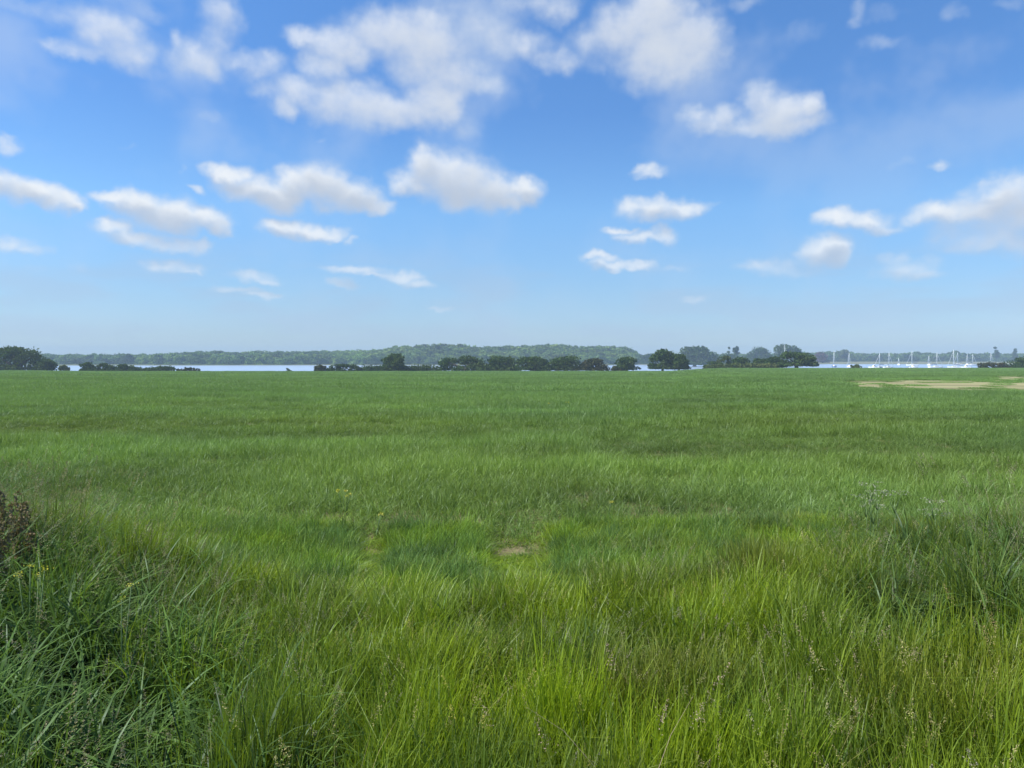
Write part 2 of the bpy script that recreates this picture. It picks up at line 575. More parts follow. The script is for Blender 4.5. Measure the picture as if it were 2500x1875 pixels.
def water_mat():
    m, g, out = newmat('harbour_water')
    p = g.new('ShaderNodeBsdfPrincipled')
    p.inputs['Base Color'].default_value = (.42, .52, .64, 1)
    p.inputs['Metallic'].default_value = 0.45
    p.inputs['Roughness'].default_value = 0.28
    p.inputs['IOR'].default_value = 1.33
    geo = g.new('ShaderNodeNewGeometry')
    n = g.noise(geo.outputs['Position'], 0.9, 4.0, 0.6)
    b = g.new('ShaderNodeBump')
    b.inputs['Strength'].default_value = 0.3
    b.inputs['Distance'].default_value = 0.1
    g.put(b.inputs['Height'], n)
    g.l.new(b.outputs[0], p.inputs['Normal'])
    g.l.new(p.outputs[0], out.inputs[0])
    return m


# bare soil and lodged or driven strips in the crop
def hit_top(px, py, h):
    d = ray(px, py)
    ys = np.geomspace(2.0, 1200, 4000)
    X = d[0] * ys / d[1]
    i = int(np.argmax(HC + d[2] * ys / d[1] < ground(X, ys) + h))
    return ys[i]


def open_patch(rows, h=.33):
    """rows of (px, py top, py bottom) as seen over the standing crop -> (px, near, far) on the ground"""
    return np.array([(px, hit_top(px, b, h), max(hit_top(px, t, 0.02), hit_top(px, b, h) + .1)) for px, t, b in rows])


BARE = [open_patch([(2030, 930, 931), (2100, 928, 935), (2200, 927, 938), (2350, 929, 946), (2500, 931, 952), (2900, 934, 960)]),
        open_patch([(2390, 920, 921), (2450, 918, 923), (2600, 917, 926), (2900, 917, 928)])]
LOW = [(open_patch(r), k) for r, k in [
    ([(-300, 1030, 1042), (300, 1031, 1041), (560, 1029, 1038), (1100, 1030, 1036)], .8),
    ([(1340, 1080, 1084), (1700, 1076, 1085), (2800, 1072, 1084)], .8),
    ([(-300, 1106, 1124), (200, 1112, 1136), (620, 1118, 1132)], .9),
    ([(-300, 1150, 1172), (300, 1160, 1170)], .8), ([(500, 1156, 1170), (1000, 1158, 1166)], .5),
    ([(1580, 970, 978), (2050, 971, 976)], .8), ([(-300, 1004, 1016), (520, 1008, 1012)], .5),
    ([(700, 1018, 1040), (1000, 1024, 1034)], .6), ([(1050, 1040, 1056), (1700, 1040, 1048)], .5),
    ([(1850, 1008, 1018), (2800, 1004, 1022)], .5), ([(380, 985, 993), (860, 988, 992)], .5),
    ([(1250, 1178, 1192), (1500, 1180, 1190)], .3), ([(1950, 1130, 1160), (2500, 1120, 1150)], .5)]]


def band(x, y, P, wob, soft):
    px = pxr(x, y)
    n = np.interp(px, P[:, 0], P[:, 1])
    f = np.interp(px, P[:, 0], P[:, 2])
    w = np.maximum(f - n, .3)
    t = np.abs(y - (n + f) / 2 + wob * w * .4) / (w / 2)
    ins = sst(P[0, 0] - 10, P[0, 0] + 60, px) * (1 - sst(P[-1, 0] - 90, P[-1, 0] + 10, px))
    return (1 - sst(1 - soft, 1 + soft, t)) * ins


def bare_mask(x, y):
    b = np.zeros(np.shape(x))
    for P in BARE:
        b = np.maximum(b, band(x, y, P, .35 * wave(x * .6, y, 16, 3) + .30 * wave(x * .6, y, 5, 5), .4))
    return b


def low_mask(x, y):
    b = np.zeros(np.shape(x))
    for P, k in LOW:
        b = np.maximum(b, k * band(x, y, P, .8 * wave(x, y, 6, 6), .45))
    # short streaks where the crop has been flattened
    st = sst(.40, .80, wave(x / np.maximum(y, 5) * 1.6, np.log(np.maximum(y, 5)) * 9, 1.0, 13)) * sst(9, 13, y)
    return np.maximum(b, .75 * st)


def build_ground():
    ys = np.concatenate([np.linspace(-60, -1, 18), np.linspace(0, 12, 60), np.geomspace(12.4, 330, 170), np.geomspace(336, 1100, 120), np.geomspace(1130, 3000, 14)])
    rs = np.linspace(-1.35, 1.35, 220)
    X = rs[None, :] * (np.abs(ys)[:, None] + 18)
    Y = np.repeat(ys[:, None], len(rs), 1)
    Z = ground(X, Y)
    n, k = X.shape
    V = np.stack([X, Y, Z], -1).reshape(-1, 3)
    idx = np.arange(n * k).reshape(n, k)
    F = np.stack([idx[:-1, :-1], idx[:-1, 1:], idx[1:, 1:], idx[1:, :-1]], -1).reshape(-1, 4)
    px = pxr(X, Y)
    turf = np.where(Y < 5.0, 0.55, np.where(Y < 254, 0.12, 1.0))
    turf = np.where(bare_mask(X, Y) > .3, .22 + .4 * np.clip(wave(X * .4, Y, 6, 4), 0, 1), turf)
    sh = shore(px)
    mud = sst(-5, 1, Y - sh) * (1 - sst(12, 40, Y - wood0(px))) * np.where(px > 1600, 0.75, 0.35)
    sand = (bare_mask(X, Y) > .2) * np.clip(.75 - .5 * wave(X * .35, Y, 6, 4), .2, 1)
    att = np.stack([turf, mud, sand], -1).reshape(-1, 3)
    me = mesh_np('ground', V, F, terrain_mat(), True, {'turf': att})
    tag(link('ground', me), kind='structure')
    w = mesh_np('water', [(-1500, 258, ZW), (1500, 258, ZW), (1500, 820, ZW), (-1500, 820, ZW)], np.array([[0, 1, 2, 3]]), water_mat())
    tag(link('water', w), kind='structure')


build_ground()


# ------------------------------------------------------------------ grass: tuft meshes and an instancer
def blades(n, rad, h0, h1, w, lean, droop, segs=4, seed=0, base=0.0, jitter=1.0, kink=0.0):
    """n bending ribbons; returns V, quads, tone, up"""
    r = np.random.default_rng(seed)
    a = r.uniform(0, 2 * np.pi, n)
    if isinstance(rad, tuple):
        bx = r.uniform(-rad[0] / 2, rad[0] / 2, n)
        by = r.uniform(-rad[1] / 2, rad[1] / 2, n)
    else:
        q = rad * np.sqrt(r.uniform(0, 1, n))
        bx, by = q * np.cos(a), q * np.sin(a)
    az = r.uniform(0, 2 * np.pi, n)
    L = r.uniform(h0, h1, n)
    th0 = np.abs(r.normal(0, lean, n))
    dr = np.abs(r.normal(droop, droop * 0.6, n))
    W = w * r.uniform(0.6, 1.25, n) * jitter
    tw = az + np.pi / 2 + r.normal(0, 0.7, n)
    tone = r.uniform(0, 1, n)
    kk = r.uniform(0, 1, n) < kink
    kt = r.uniform(.35, .8, n)
    ka = r.normal(1.5, .45, n)
    pos = np.stack([bx, by, np.full(n, base)], 1)
    Vs, ups = [], []
    for i in range(segs + 1):
        t = i / segs
        ww = W * (1 - t ** 2.2) * 0.5 + 0.0004
        if i == 0:
            ww = W * 0.33
        side = np.stack([np.cos(tw), np.sin(tw), np.zeros(n)], 1) * ww[:, None]
        Vs.append(pos - side)
        Vs.append(pos + side)
        ups += [np.full(n, t), np.full(n, t)]
        th = th0 + dr * ((t + 0.5 / segs) ** 1.8) + np.where(kk & (t > kt), ka, 0)
        stp = (L / segs)[:, None]
        pos = pos + stp * np.stack([np.sin(th) * np.cos(az), np.sin(th) * np.sin(az), np.cos(th)], 1)
    k = 2 * (segs + 1)
    V = np.stack(Vs, 1).reshape(-1, 3)
    up = np.stack(ups, 1).reshape(-1)
    b = (np.arange(n) * k)[:, None]
    F = []
    for i in range(segs):
        F.append(b + np.array([[2 * i, 2 * i + 1, 2 * i + 3, 2 * i + 2]]))
    F = np.stack(F, 1).reshape(-1, 4)
    return V, F, np.repeat(tone, k), up, pos, az


def joinm(parts):
    Vs, Fs, ts, us, o = [], [], [], [], 0
    for V, F, t, u in parts:
        Vs.append(V)
        Fs.append(F + o)
        ts.append(t)
        us.append(u)
        o += len(V)
    return np.vstack(Vs), np.vstack(Fs), np.concatenate(ts), np.concatenate(us)


def seedheads(tips, az, length, seed, dens=64, spread=.015, size=.0048):
    """loose panicles: small flakes around the top of each stalk"""
    r = np.random.default_rng(seed)
    Vs = []
    n = len(tips)
    for i in range(n):
        for j in range(dens):
            t = r.uniform(0, 1)
            c = tips[i] + np.array([math.cos(az[i]) * (t - .6) * length * .45, math.sin(az[i]) * (t - .6) * length * .45, -(1 - t) * length * .9]) + r.normal(0, spread * (1.15 - t), 3)
            d = r.normal(0, 1, 3)
            d /= np.linalg.norm(d)
            e = np.cross(d, r.normal(0, 1, 3))
            e /= np.linalg.norm(e) + 1e-6
            s1, s2 = size * r.uniform(.6, 1.5), size * .45
            Vs += [c - d * s1 - e * s2 * .3, c - d * 0 - e * s2, c + d * s1, c + e * s2]
    V = np.array(Vs)
    m = len(V) // 4
    F = np.arange(4 * m).reshape(m, 4)
    return V, F, np.repeat(r.uniform(0, 1, m), 4), np.ones(4 * m)


def variants(cname, makers, mats):
    """a library collection (not in the scene) for the instancer"""
    c = bpy.data.collections.new(cname)
    for i, (mk, mt) in enumerate(zip(makers, mats)):
        V, F, t, u = mk
        me = mesh_np('%s_%02d' % (cname, i), V, F, mt, False, {'tone': t, 'up': u})
        o = bpy.data.objects.new('%s_%02d' % (cname, i), me)
        c.objects.link(o)
    return c


def instancer(name, coll, P, rot, scl, idx, patch, label, cat):
    me = mesh_np_points(name, P, {'i_rot': rot, 'i_scl': scl, 'patch': patch}, idx)
    o = link(name, me)
    ng = bpy.data.node_groups.new(name + '_nodes', 'GeometryNodeTree')
    ng.interface.new_socket('Geometry', in_out='INPUT', socket_type='NodeSocketGeometry')
    ng.interface.new_socket('Geometry', in_out='OUTPUT', socket_type='NodeSocketGeometry')
    n = ng.nodes
    l = ng.links
    gi = n.new('NodeGroupInput')
    go = n.new('NodeGroupOutput')
    ci = n.new('GeometryNodeCollectionInfo')
    ci.inputs['Collection'].default_value = coll
    ci.inputs['Separate Children'].default_value = True
    ci.inputs['Reset Children'].default_value = True
    ip = n.new('GeometryNodeInstanceOnPoints')
    ip.inputs['Pick Instance'].default_value = True

    def na(nm, ty):
        a = n.new('GeometryNodeInputNamedAttribute')
        a.data_type = ty
        a.inputs[0].default_value = nm
        return [s for s in a.outputs if s.enabled and s.name == 'Attribute'][0] if any(s.enabled and s.name == 'Attribute' for s in a.outputs) else a.outputs[0]
    e2r = n.new('FunctionNodeEulerToRotation')
    l.new(na('i_rot', 'FLOAT_VECTOR'), e2r.inputs[0])
    l.new(gi.outputs[0], ip.inputs['Points'])
    l.new(ci.outputs[0], ip.inputs['Instance'])
    l.new(e2r.outputs[0], ip.inputs['Rotation'])
    l.new(na('i_scl', 'FLOAT_VECTOR'), ip.inputs['Scale'])
    l.new(na('i_idx', 'INT'), ip.inputs['Instance Index'])
    l.new(ip.outputs[0], go.inputs[0])
    md = o.modifiers.new('scatter', 'NODES')
    md.node_group = ng
    tag(o, label, cat, kind='stuff')
    return o


def mesh_np_points(name, P, vec, idx):
    me = bpy.data.meshes.new(name)
    me.vertices.add(len(P))
    me.vertices.foreach_set('co', np.asarray(P, np.float32).ravel())
    for k, v in vec.items():
        a = me.attributes.new(k, 'FLOAT_VECTOR', 'POINT')
        a.data.foreach_set('vector', np.asarray(v, np.float32).ravel())
    a = me.attributes.new('i_idx', 'INT', 'POINT')
    a.data.foreach_set('value', np.asarray(idx, np.int32))
    me.update()
    return me


def b4(*a, **k):
    return blades(*a, **k)[:4]


# --- crop in four rings of distance; every ring tiles the field with clumps of blades
def crop_patch(x, y):
    """colour multiplier per instance: real patches of richer and yellower crop"""
    n1 = wave(x, y * 1.6, 30, 1)
    n2 = wave(x, y * 1.3, 7, 4)
    v = (1 + .08 * n1 + .09 * n2 + .07 * wave(x * .25, y, 4, 11)) * (1 + .10 * sst(60, 200, y))
    yel = np.clip(.5 + .5 * wave(x, y, 14, 8), 0, 1) * (1 - sst(14, 45, y))
    return np.stack([v * (1 + .22 * yel), v * (1 + .06 * yel), v * (1.06 - .28 * yel)], -1)


def ring(name, y0, y1, step, tile, nb, w, hgt, segs, seed, label, tilt=0.10, nvar=3, hvar=.12):
    r = np.random.default_rng(seed)
    mks = [b4(nb, (tile, tile), hgt[0], hgt[1], w, .34, 1.5, segs=segs, kink=.12, seed=seed * 10 + i) for i in range(nvar)]
    coll = variants(name + '_clump', mks, [M['crop']] * nvar)
    pts = []
    y = y0
    while y < y1:
        xm = 0.72 * y + 3.0
        xs = np.arange(-xm, xm, step)
        pts.append(np.stack([xs + r.uniform(-.3, .3, len(xs)) * step, np.full(len(xs), y) + r.uniform(-.3, .3, len(xs)) * step], 1))
        y += step
    P = np.vstack(pts)
    x, y = P[:, 0], P[:, 1]
    bm = bare_mask(x, y)
    keep = (bm - .35 * np.clip(wave(x * .5, y, 7, 9), 0, 1) < r.uniform(.25, .75, len(x)))
    edge = 7.45 + .25 * wave(x, y, 1.7, 3) + .08 * np.exp(-((x / y - .01) / .035) ** 2)
    keep |= (r.uniform(0, 1, len(x)) < .12)
    keep &= y > edge
    x, y, bm = x[keep], y[keep], bm[keep]
    z = ground(x, y)
    lowm = low_mask(x, y)
    sz = (1 + hvar * wave(x * .35, y, 3.2, 5) + .11 * wave(x * .6, y, 1.3, 2) * (1 - sst(25, 60, y)) + .16 * wave(x * .3, y, 11, 7) * sst(12, 30, y)) * (1 - .62 * lowm)
    sz = sz * (0.62 + 0.38 * sst(7.5, 10, y)) * (1 - .65 * bm)
    n = len(x)
    rot = np.stack([r.normal(0, tilt, n), r.normal(0, tilt, n), r.integers(0, 4, n) * np.pi / 2 + r.normal(0, .2, n)], 1)
    scl = np.stack([np.ones(n), np.ones(n), np.clip(sz, .25, 1.6)], 1)
    # coarse tiles: keep them upright enough to follow the ground
    patch = crop_patch(x, y) * (1 - .38 * lowm)[:, None] * (1 + r.normal(0, .05, n))[:, None]
    instancer(name, coll, np.stack([x, y, z - .01], 1), rot, scl, r.integers(0, nvar, n), patch, label, 'crop')


ring('cereal_crop', 7.4, 18, .34, .42, 270, .0051, (.15, .34), 4, 1, 'near band of green cereal crop just beyond the verge grass', .14, 4)
ring('cereal_crop', 18, 48, .62, .75, 580, .0076, (.17, .34), 3, 2, 'middle band of green cereal crop crossed by darker wheel lines', .09, 4)
ring('cereal_crop', 48, 120, 1.5, 1.8, 800, .022, (.20, .36), 3, 3, 'far band of even green crop before the bare soil strips', .03, 4)
ring('cereal_crop', 120, 256, 3.4, 4.2, 700, .085, (.24, .34), 2, 4, 'farthest band of pale green crop reaching the hedge line', .012, 4)


# --- verge grass
def verge_h(x, y):
    r = x / np.maximum(y, 1.5)
    back = np.interp(r, [-.75, -.6, -.45, -.32, -.2, 0, .2, .35, .5, .62, .75], [.84, .74, .50, .39, .36, .37, .42, .47, .56, .62, .64])
    front = np.interp(r, [-.75, -.4, -.2, 0, .3, .75], [.62, .58, .50, .50, .50, .55])
    h = front + (back - front) * sst(2.4, 4.2, y)
    return h * (1 + .16 * wave(x, y, .9, 3) + .10 * wave(x, y, .4, 6))


def verge():
    r = np.random.default_rng(77)
    mk, mt = [], []
    for i in range(5):       # 0-4 fine upright tufts, unit height about 1
        mk.append(b4(105, .14, .25, 1.0, .0066, .07, .22, segs=5, seed=100 + i, kink=.10))
        mt.append(M['fine'])
    for i in range(4):       # 5-8 broad arching tufts
        mk.append(b4(40, .13, .50, 1.15, .0180, .36, 2.0, segs=7, seed=120 + i, kink=.12))
        mt.append(M['broad'])
    for i in range(3):       # 9-11 seeding stalks
        V, F, t, u, tip, az = blades(6, .10, .85, 1.12, .0030, .14, .45, segs=5, seed=140 + i)
        pan = seedheads(tip, az, .16, 150 + i)
        mk.append(joinm([(V, F, t, u), pan]))
        mt.append(M['panicle'])
    for i in range(2):       # 12-13 dead straw blades
        mk.append(b4(5, .12, .5, 1.0, .006, .45, 1.1, segs=5, seed=160 + i))
        mt.append(M['straw'])
    for i in range(2):       # 14-15 low undergrowth
        mk.append(b4(80, .16, .18, .5, .008, .5, 1.2, segs=3, seed=170 + i))
        mt.append(M['broad'])
    for i in range(2):       # 16-17 leafy weeds
        mk.append(b4(34, .11, .22, .62, .040, .55, 1.2, segs=5, seed=180 + i))
        mt.append(M['broad'])
    coll = variants('verge_tuft', mk, mt)
    N = 7600
    y = 0.75 + (7.65 - .75) * np.sqrt(r.uniform(0, 1, N * 2))
    x = r.uniform(-1, 1, N * 2) * (0.80 * y + .9)
    rr = x / y
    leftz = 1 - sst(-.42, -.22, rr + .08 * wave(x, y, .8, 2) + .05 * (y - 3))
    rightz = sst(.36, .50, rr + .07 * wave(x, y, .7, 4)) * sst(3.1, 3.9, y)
    backedge = np.interp(rr, [-.75, -.4, -.2, 0, .2, .5, .75], [5.8, 5.2, 4.7, 4.7, 4.9, 5.6, 6.0]) + .25 * wave(x, y, .8, 1)
    back = sst(-.35, .45, y - backedge)          # past the tall verge: low sparse weeds
    gapp = np.clip(1.6 - 1.6 * ((rr - .010) / .058) ** 2, 0, 1) + np.clip(1.5 - 1.5 * ((rr + .184) / .032) ** 2, 0, 1)
    u = r.uniform(0, 1, len(x))
    idx = np.zeros(len(x), int)
    pb = np.clip(leftz * .88 + rightz * .82 + .06, 0, .92)
    isb = u < pb
    idx = np.where(isb, r.integers(5, 9, len(x)), r.integers(0, 5, len(x)))
    u2 = r.uniform(0, 1, len(x))
    h0 = r.uniform(0, 1, len(x))
    pan = .04 + .22 * np.clip(wave(x, y, 1.3, 9) - .2, 0, 1) + .1 * leftz * sst(.0, .5, wave(x, y, .8, 5)) - .03 * rightz
    idx = np.where(u2 < pan, r.integers(9, 12, len(x)), idx)
    idx = np.where(u2 > .955 - .05 * sst(-.05, .3, rr) * (y < 4.2), r.integers(12, 14, len(x)), idx)
    idx = np.where((u2 > .90) & (u2 <= .94) & (h0 < .4), r.integers(16, 18, len(x)), idx)
    h = verge_h(x, y) * .93
    idx = np.where((back > .5), np.where(r.uniform(0, 1, len(x)) < .6, r.integers(14, 16, len(x)), r.integers(0, 5, len(x))), idx)
    h = h * (1 - .58 * back)
    low = (idx >= 14) & (idx < 16)
    h = np.where(low, .45 + .1 * r.uniform(0, 1, len(x)), h)
    h = h * (1 - .6 * np.clip(gapp, 0, 1) * sst(5.0, 5.4, y))
    keep = (y < 7.7) & ~((y > 6.6) & (r.uniform(0, 1, len(x)) < gapp * .9)) 
    # dark hollows: thin the cover so that one looks down into the tuft bases
    hol = np.clip(wave(x, y, .55, 7) - .22, 0, 1) * 1.9
    keep &= r.uniform(0, 1, len(x)) > hol * (.55 + .4 * rightz + .25 * leftz)
    # two hollows that look into the shaded feet of the broad-leaved clumps
    for (r0, y0, wr, wy, kk) in ((.50, 3.75, .13, .45, .95), (.61, 3.6, .08, .35, .8), (-.57, 3.15, .13, .40, .93), (-.45, 2.6, .08, .25, .8), (-.62, 2.3, .06, .2, .7), (.08, 3.2, .06, .25, .5), (.24, 2.9, .05, .2, .5)):
        inside = np.clip(1.5 - 1.5 * (((rr - r0) / wr) ** 2 + ((y - y0) / wy) ** 2), 0, 1)
        keep &= r.uniform(0, 1, len(x)) > inside * kk
    keep &= ~((y < 1.35) & (h > .45) & (np.abs(x) < .5))
    dens = .62
    keep &= r.uniform(0, 1, len(x)) < dens + .38 * sst(2, 4, y)
    x, y, h, idx, leftz, rightz, rr, back = [v[keep] for v in (x, y, h, idx, leftz, rightz, rr, back)]
    n = len(x)
    tilt = np.where((idx >= 5) & (idx < 9), .13, .045)
    # prevailing lean to the right of the photo on the left bank
    rot = np.stack([r.normal(0, 1, n) * tilt, r.normal(0, 1, n) * tilt, r.uniform(0, 2 * np.pi, n)], 1)
    hs = h * (1 + r.normal(0, .10, n))
    sxy = np.where(idx < 5, .85 + .35 * r.uniform(0, 1, n), 1.0) * np.where(y < 3, .9, 1.05)
    is_b = (idx >= 5) & (idx < 9)
    hs = np.where(is_b, hs * .92, hs)
    scl = np.stack([np.where(is_b | (idx >= 9), hs * .9 + .12, sxy), np.where(is_b | (idx >= 9), hs * .9 + .12, sxy), hs], 1)
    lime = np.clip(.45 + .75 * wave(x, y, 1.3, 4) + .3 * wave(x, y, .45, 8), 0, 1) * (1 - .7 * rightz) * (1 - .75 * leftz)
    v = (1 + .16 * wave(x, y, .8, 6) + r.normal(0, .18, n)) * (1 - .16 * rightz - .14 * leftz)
    dry = .5 * np.clip(wave(x, y, 1.1, 12) - .2, 0, 1) * sst(.02, .2, rr)
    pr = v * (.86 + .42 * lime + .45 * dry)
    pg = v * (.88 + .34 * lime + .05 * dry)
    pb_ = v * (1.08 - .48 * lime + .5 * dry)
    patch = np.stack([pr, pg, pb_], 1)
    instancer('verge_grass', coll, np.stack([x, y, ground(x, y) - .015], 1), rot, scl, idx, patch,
              'tall tangled verge grass in the foreground with arching blades and tan seed heads', 'grass')


verge()


# ------------------------------------------------------------------ trees and bushes
def cards(C, size, seed, nrm=None):
    """leaf-clump cards at centres C: small bent quads with random orientation"""
    r = np.random.default_rng(seed)
    n = len(C)
    d = r.normal(0, 1, (n, 3))
    d /= np.linalg.norm(d, axis=1)[:, None]
    e = np.cross(d, r.normal(0, 1, (n, 3)))
    e /= np.linalg.norm(e, axis=1)[:, None] + 1e-6
    s1 = size * r.uniform(.55, 1.3, n)[:, None]
    s2 = s1 * r.uniform(.5, .9, n)[:, None]
    V = np.stack([C - d * s1, C - e * s2, C + d * s1, C + e * s2], 1).reshape(-1, 3)
    F = np.arange(4 * n).reshape(n, 4)
    return V, F


def crown_points(W, D, H, seed, lobes=46, per=80, shape='dome', flat=.0, spread=.12, calm=False):
    """clump centres over a dome (or box) then leaf centres round each; origin at the crown's bottom centre"""
    r = np.random.default_rng(seed)
    cs = []
    ra = np.array([r.uniform(.86, 1.1) for _ in range(12)])
    while len(cs) < lobes:
        if shape == 'dome':
            a = r.uniform(0, 2 * np.pi)
            s = r.uniform(-.3, 1.0)
            k = ra[int(a / (2 * np.pi) * 12) % 12] * (r.uniform(.35, 1) ** .35)
            rad = math.sqrt(max(1 - max(s, 0) ** 1.9, 0.02))
            p = np.array([math.cos(a) * rad * k * W / 2, math.sin(a) * rad * k * D / 2, max(s, .04) * H * (.93 + .07 * k)])
        else:
            p = np.array([r.uniform(-.5, .5) * W, r.uniform(-.5, .5) * D, r.uniform(0, 1) ** (.55 if r.uniform() < .6 else 2.2) * H * .88])
            e = abs(p[0]) / (W / 2)
            if p[2] > H * (1.02 - e ** 3 * .7):
                continue
        cs.append(p)
    cs = np.array(cs)
    if shape == 'dome' and not calm:
        sk = r.uniform(-.16, .16)
        cs[:, 0] += sk * W * (cs[:, 2] / H) * (1 - np.abs(cs[:, 0]) / W)
        cs[:, 2] *= 1 - .22 * np.clip(np.sin(cs[:, 0] / W * 7 + seed), 0, 1)
        cs[np.argmax(cs[:, 2]), 2] = H
    base = spread * min(W, H * 2.2, D * 1.6)
    sg = base * r.uniform(.6, 1.25, lobes)
    # pull lobes inwards by their size so the outline keeps its width
    out = cs.copy()
    out[:, 0] *= (1 - 2.0 * base / W)
    out[:, 1] *= (1 - 2.0 * base / D) if D > 3 * base else .6
    out[:, 2] = np.clip(out[:, 2], 0, H - base * 1.25)
    P = []
    for c, s in zip(out, sg):
        q = r.normal(0, 1, (per, 3))
        q /= np.linalg.norm(q, axis=1)[:, None]
        rad = s * (r.uniform(.25, 1, per) ** .5) * 1.45
        q = q * rad[:, None] * np.array([1.15, 1.15, .8])
        P.append(c + q)
    P = np.vstack(P)
    P = P[P[:, 2] > flat]
    tone = np.repeat(r.uniform(0, 1, lobes), per)
    return P, out


def crown_mesh(name, W, D, H, seed, mat, leaf, **kw):
    P, cs = crown_points(W, D, H, seed, **kw)
    V, F = cards(P, leaf, seed + 1)
    r = np.random.default_rng(seed + 2)
    n = len(P)
    # clump tone + random leaf tone
    tone = np.clip(.5 + .28 * np.sin(P[:, 0] * 1.3 + seed) * np.cos(P[:, 2] * 1.7 + seed) + r.normal(0, .13, n), 0, 1)
    return mesh_np(name, V, F, mat, False, {'tone': np.repeat(tone, 4), 'up': np.repeat(tone * 0, 4)}), cs


def trunk_mesh(h, W, seed, n=4, r0=None, lean=0.0, Hc=3.0):
    r = np.random.default_rng(seed)
    mb = MB()
    r0 = r0 or .045 * W
    fork = h * .55
    mb.tube([(0, 0, -.3), (lean * fork * .5, 0, fork * .5), (lean * fork, 0, fork)], [r0 * 1.3, r0, r0 * .85], 8)
    for i in range(n):
        a = 2 * math.pi * i / n + r.uniform(-.4, .4)
        ex = math.cos(a) * W * r.uniform(.18, .34)
        ey = math.sin(a) * W * r.uniform(.12, .25)
        top = h + Hc * r.uniform(.3, .65)
        mb.tube([(lean * fork, 0, fork * .9), (lean * fork + ex * .35, ey * .35, fork + (top - fork) * .45), (lean * fork + ex, ey, top)], [r0 * .7, r0 * .45, r0 * .12], 6)
    return mb.mesh('trunk', M['bark'], True)


def tree(name, label, cat, px0, px1, pt, Y, clear=.6, mat='hedge', base_z=None, group=None, seed=1, leaf=.34, lobes=46, per=85, depth=None, lean=0.0, shape='dome', ntr=4, spread=.12, calm=False):
    """a tree spanning px0..px1 in the view, top at pt, standing at distance Y"""
    a = at(px0, pt, Y)
    b = at(px1, pt, Y)
    W = b[0] - a[0]
    cx = (a[0] + b[0]) / 2
    z0 = float(ground(cx, Y)) if base_z is None else base_z
    H = a[2] - z0
    e = empty(name, (cx, Y, z0))
    tag(e, label, cat, group)
    D = depth or W * .8
    me, _ = crown_mesh('crown', W, D, H - clear, seed, M[mat], leaf, lobes=lobes, per=per, shape=shape, spread=spread, calm=calm)
    link('crown', me, e, (0, 0, clear))
    link('trunk', trunk_mesh(clear + .4, W, seed + 9, ntr, lean=lean, Hc=H - clear), e)
    return e


def bush(name, label, cat, px0, px1, pt, Y, mat='hedge', seed=1, leaf=.26, lobes=26, per=70, depth=3.0, shape='dome', group=None, spread=.13, sink=.1):
    a = at(px0, pt, Y)
    b = at(px1, pt, Y)
    W = b[0] - a[0]
    cx = (a[0] + b[0]) / 2
    z0 = float(ground(cx, Y)) - sink
    H = max(a[2] - z0, .6)
    me, _ = crown_mesh(name, W, depth, H, seed, M[mat], leaf, lobes=lobes, per=per, shape=shape, spread=spread)
    o = link(name, me, None, (cx, Y, z0))
    tag(o, label, cat, group)
    return o


HG = 'trees of the field hedge'
BG = 'low bushes of the field hedge'
T = tree
T('broadleaf_tree', 'largest dark rounded tree, cut by the left edge of the photo', 'tree', -50, 128, 845, 262, .2, seed=21, calm=True, lobes=130, per=90, depth=14, spread=.075, group=HG)
T('broadleaf_tree', 'lower dark tree leaning out to the right of the big left tree', 'tree', 84, 143, 876, 260, .3, seed=22, lobes=36, spread=.12, group=HG)
bush('bush', 'small pale green bush between the big left tree and the clipped hedge', 'bush', 138, 170, 890, 258, 'hedge_l', 23, lobes=14, group=BG)
bush('bush', 'tallest rounded dark bush of the short left hedge', 'bush', 188, 236, 883, 258, 'hedge', 24, group=BG)
bush('bush', 'round dark bush with a raised middle in the short left hedge', 'bush', 232, 285, 885, 258, 'hedge', 25, group=BG)
bush('bush', 'round dark bush at the right end of the short left hedge', 'bush', 278, 343, 888, 258, 'hedge', 26, lobes=32, group=BG)
bush('hedge', 'low thin hedge below the pale sandy shore, left of the open water', 'hedge', 190, 430, 895, 258, 'hedge', 27, shape='box', lobes=130, per=60, depth=2.5, spread=.3)
bush('bush', 'dark low bush just left of the open water on the left', 'bush', 372, 432, 893, 258, 'hedge', 28, lobes=24, group=BG)
bush('bush', 'low brownish bush tapering to the left end of the open water', 'bush', 425, 495, 897, 258, 'red_l', 29, lobes=20, group=BG)
bush('bush', 'tiny windswept bush alone in front of the open water', 'bush', 696, 714, 898, 255, 'hedge', 30, lobes=9, per=50, leaf=.16, depth=1.2, group=BG)
bush('bush', 'brownish bush at the right end of the open water', 'bush', 764, 802, 890, 258, 'red_l', 31, lobes=20, group=BG)
bush('bush', 'wide dark bush left of the round tree', 'bush', 798, 890, 887, 258, 'hedge', 32, lobes=60, group=BG)
bush('hedge', 'long low dark hedge running under the round tree', 'hedge', 876, 1085, 890, 259, 'hedge', 33, shape='box', lobes=170, per=60, depth=3, spread=.26)
T('broadleaf_tree', 'neat round dark tree standing alone above the low hedge', 'tree', 927, 996, 863, 257, .1, seed=34, calm=True, lobes=60, per=90, group=HG)
T('broadleaf_tree', 'wide low umbrella shaped tree, first right of the round tree', 'tree', 1062, 1208, 866, 259, .3, seed=35, lobes=70, per=80, spread=.085, group=HG)
bush('hedge', 'dark hedge filling the gap below the umbrella shaped trees', 'hedge', 1160, 1275, 891, 260, 'hedge', 36, shape='box', lobes=100, per=60, depth=3, spread=.26)
T('broadleaf_tree', 'second umbrella tree, dark green top left of the small square water gap', 'tree', 1188, 1275, 867, 261, .3, seed=37, lobes=54, group=HG)
T('broadleaf_tree', 'broad flat topped tree directly above the small square water gap', 'tree', 1255, 1358, 869, 258, .5, seed=38, lobes=56, spread=.10, group=HG)
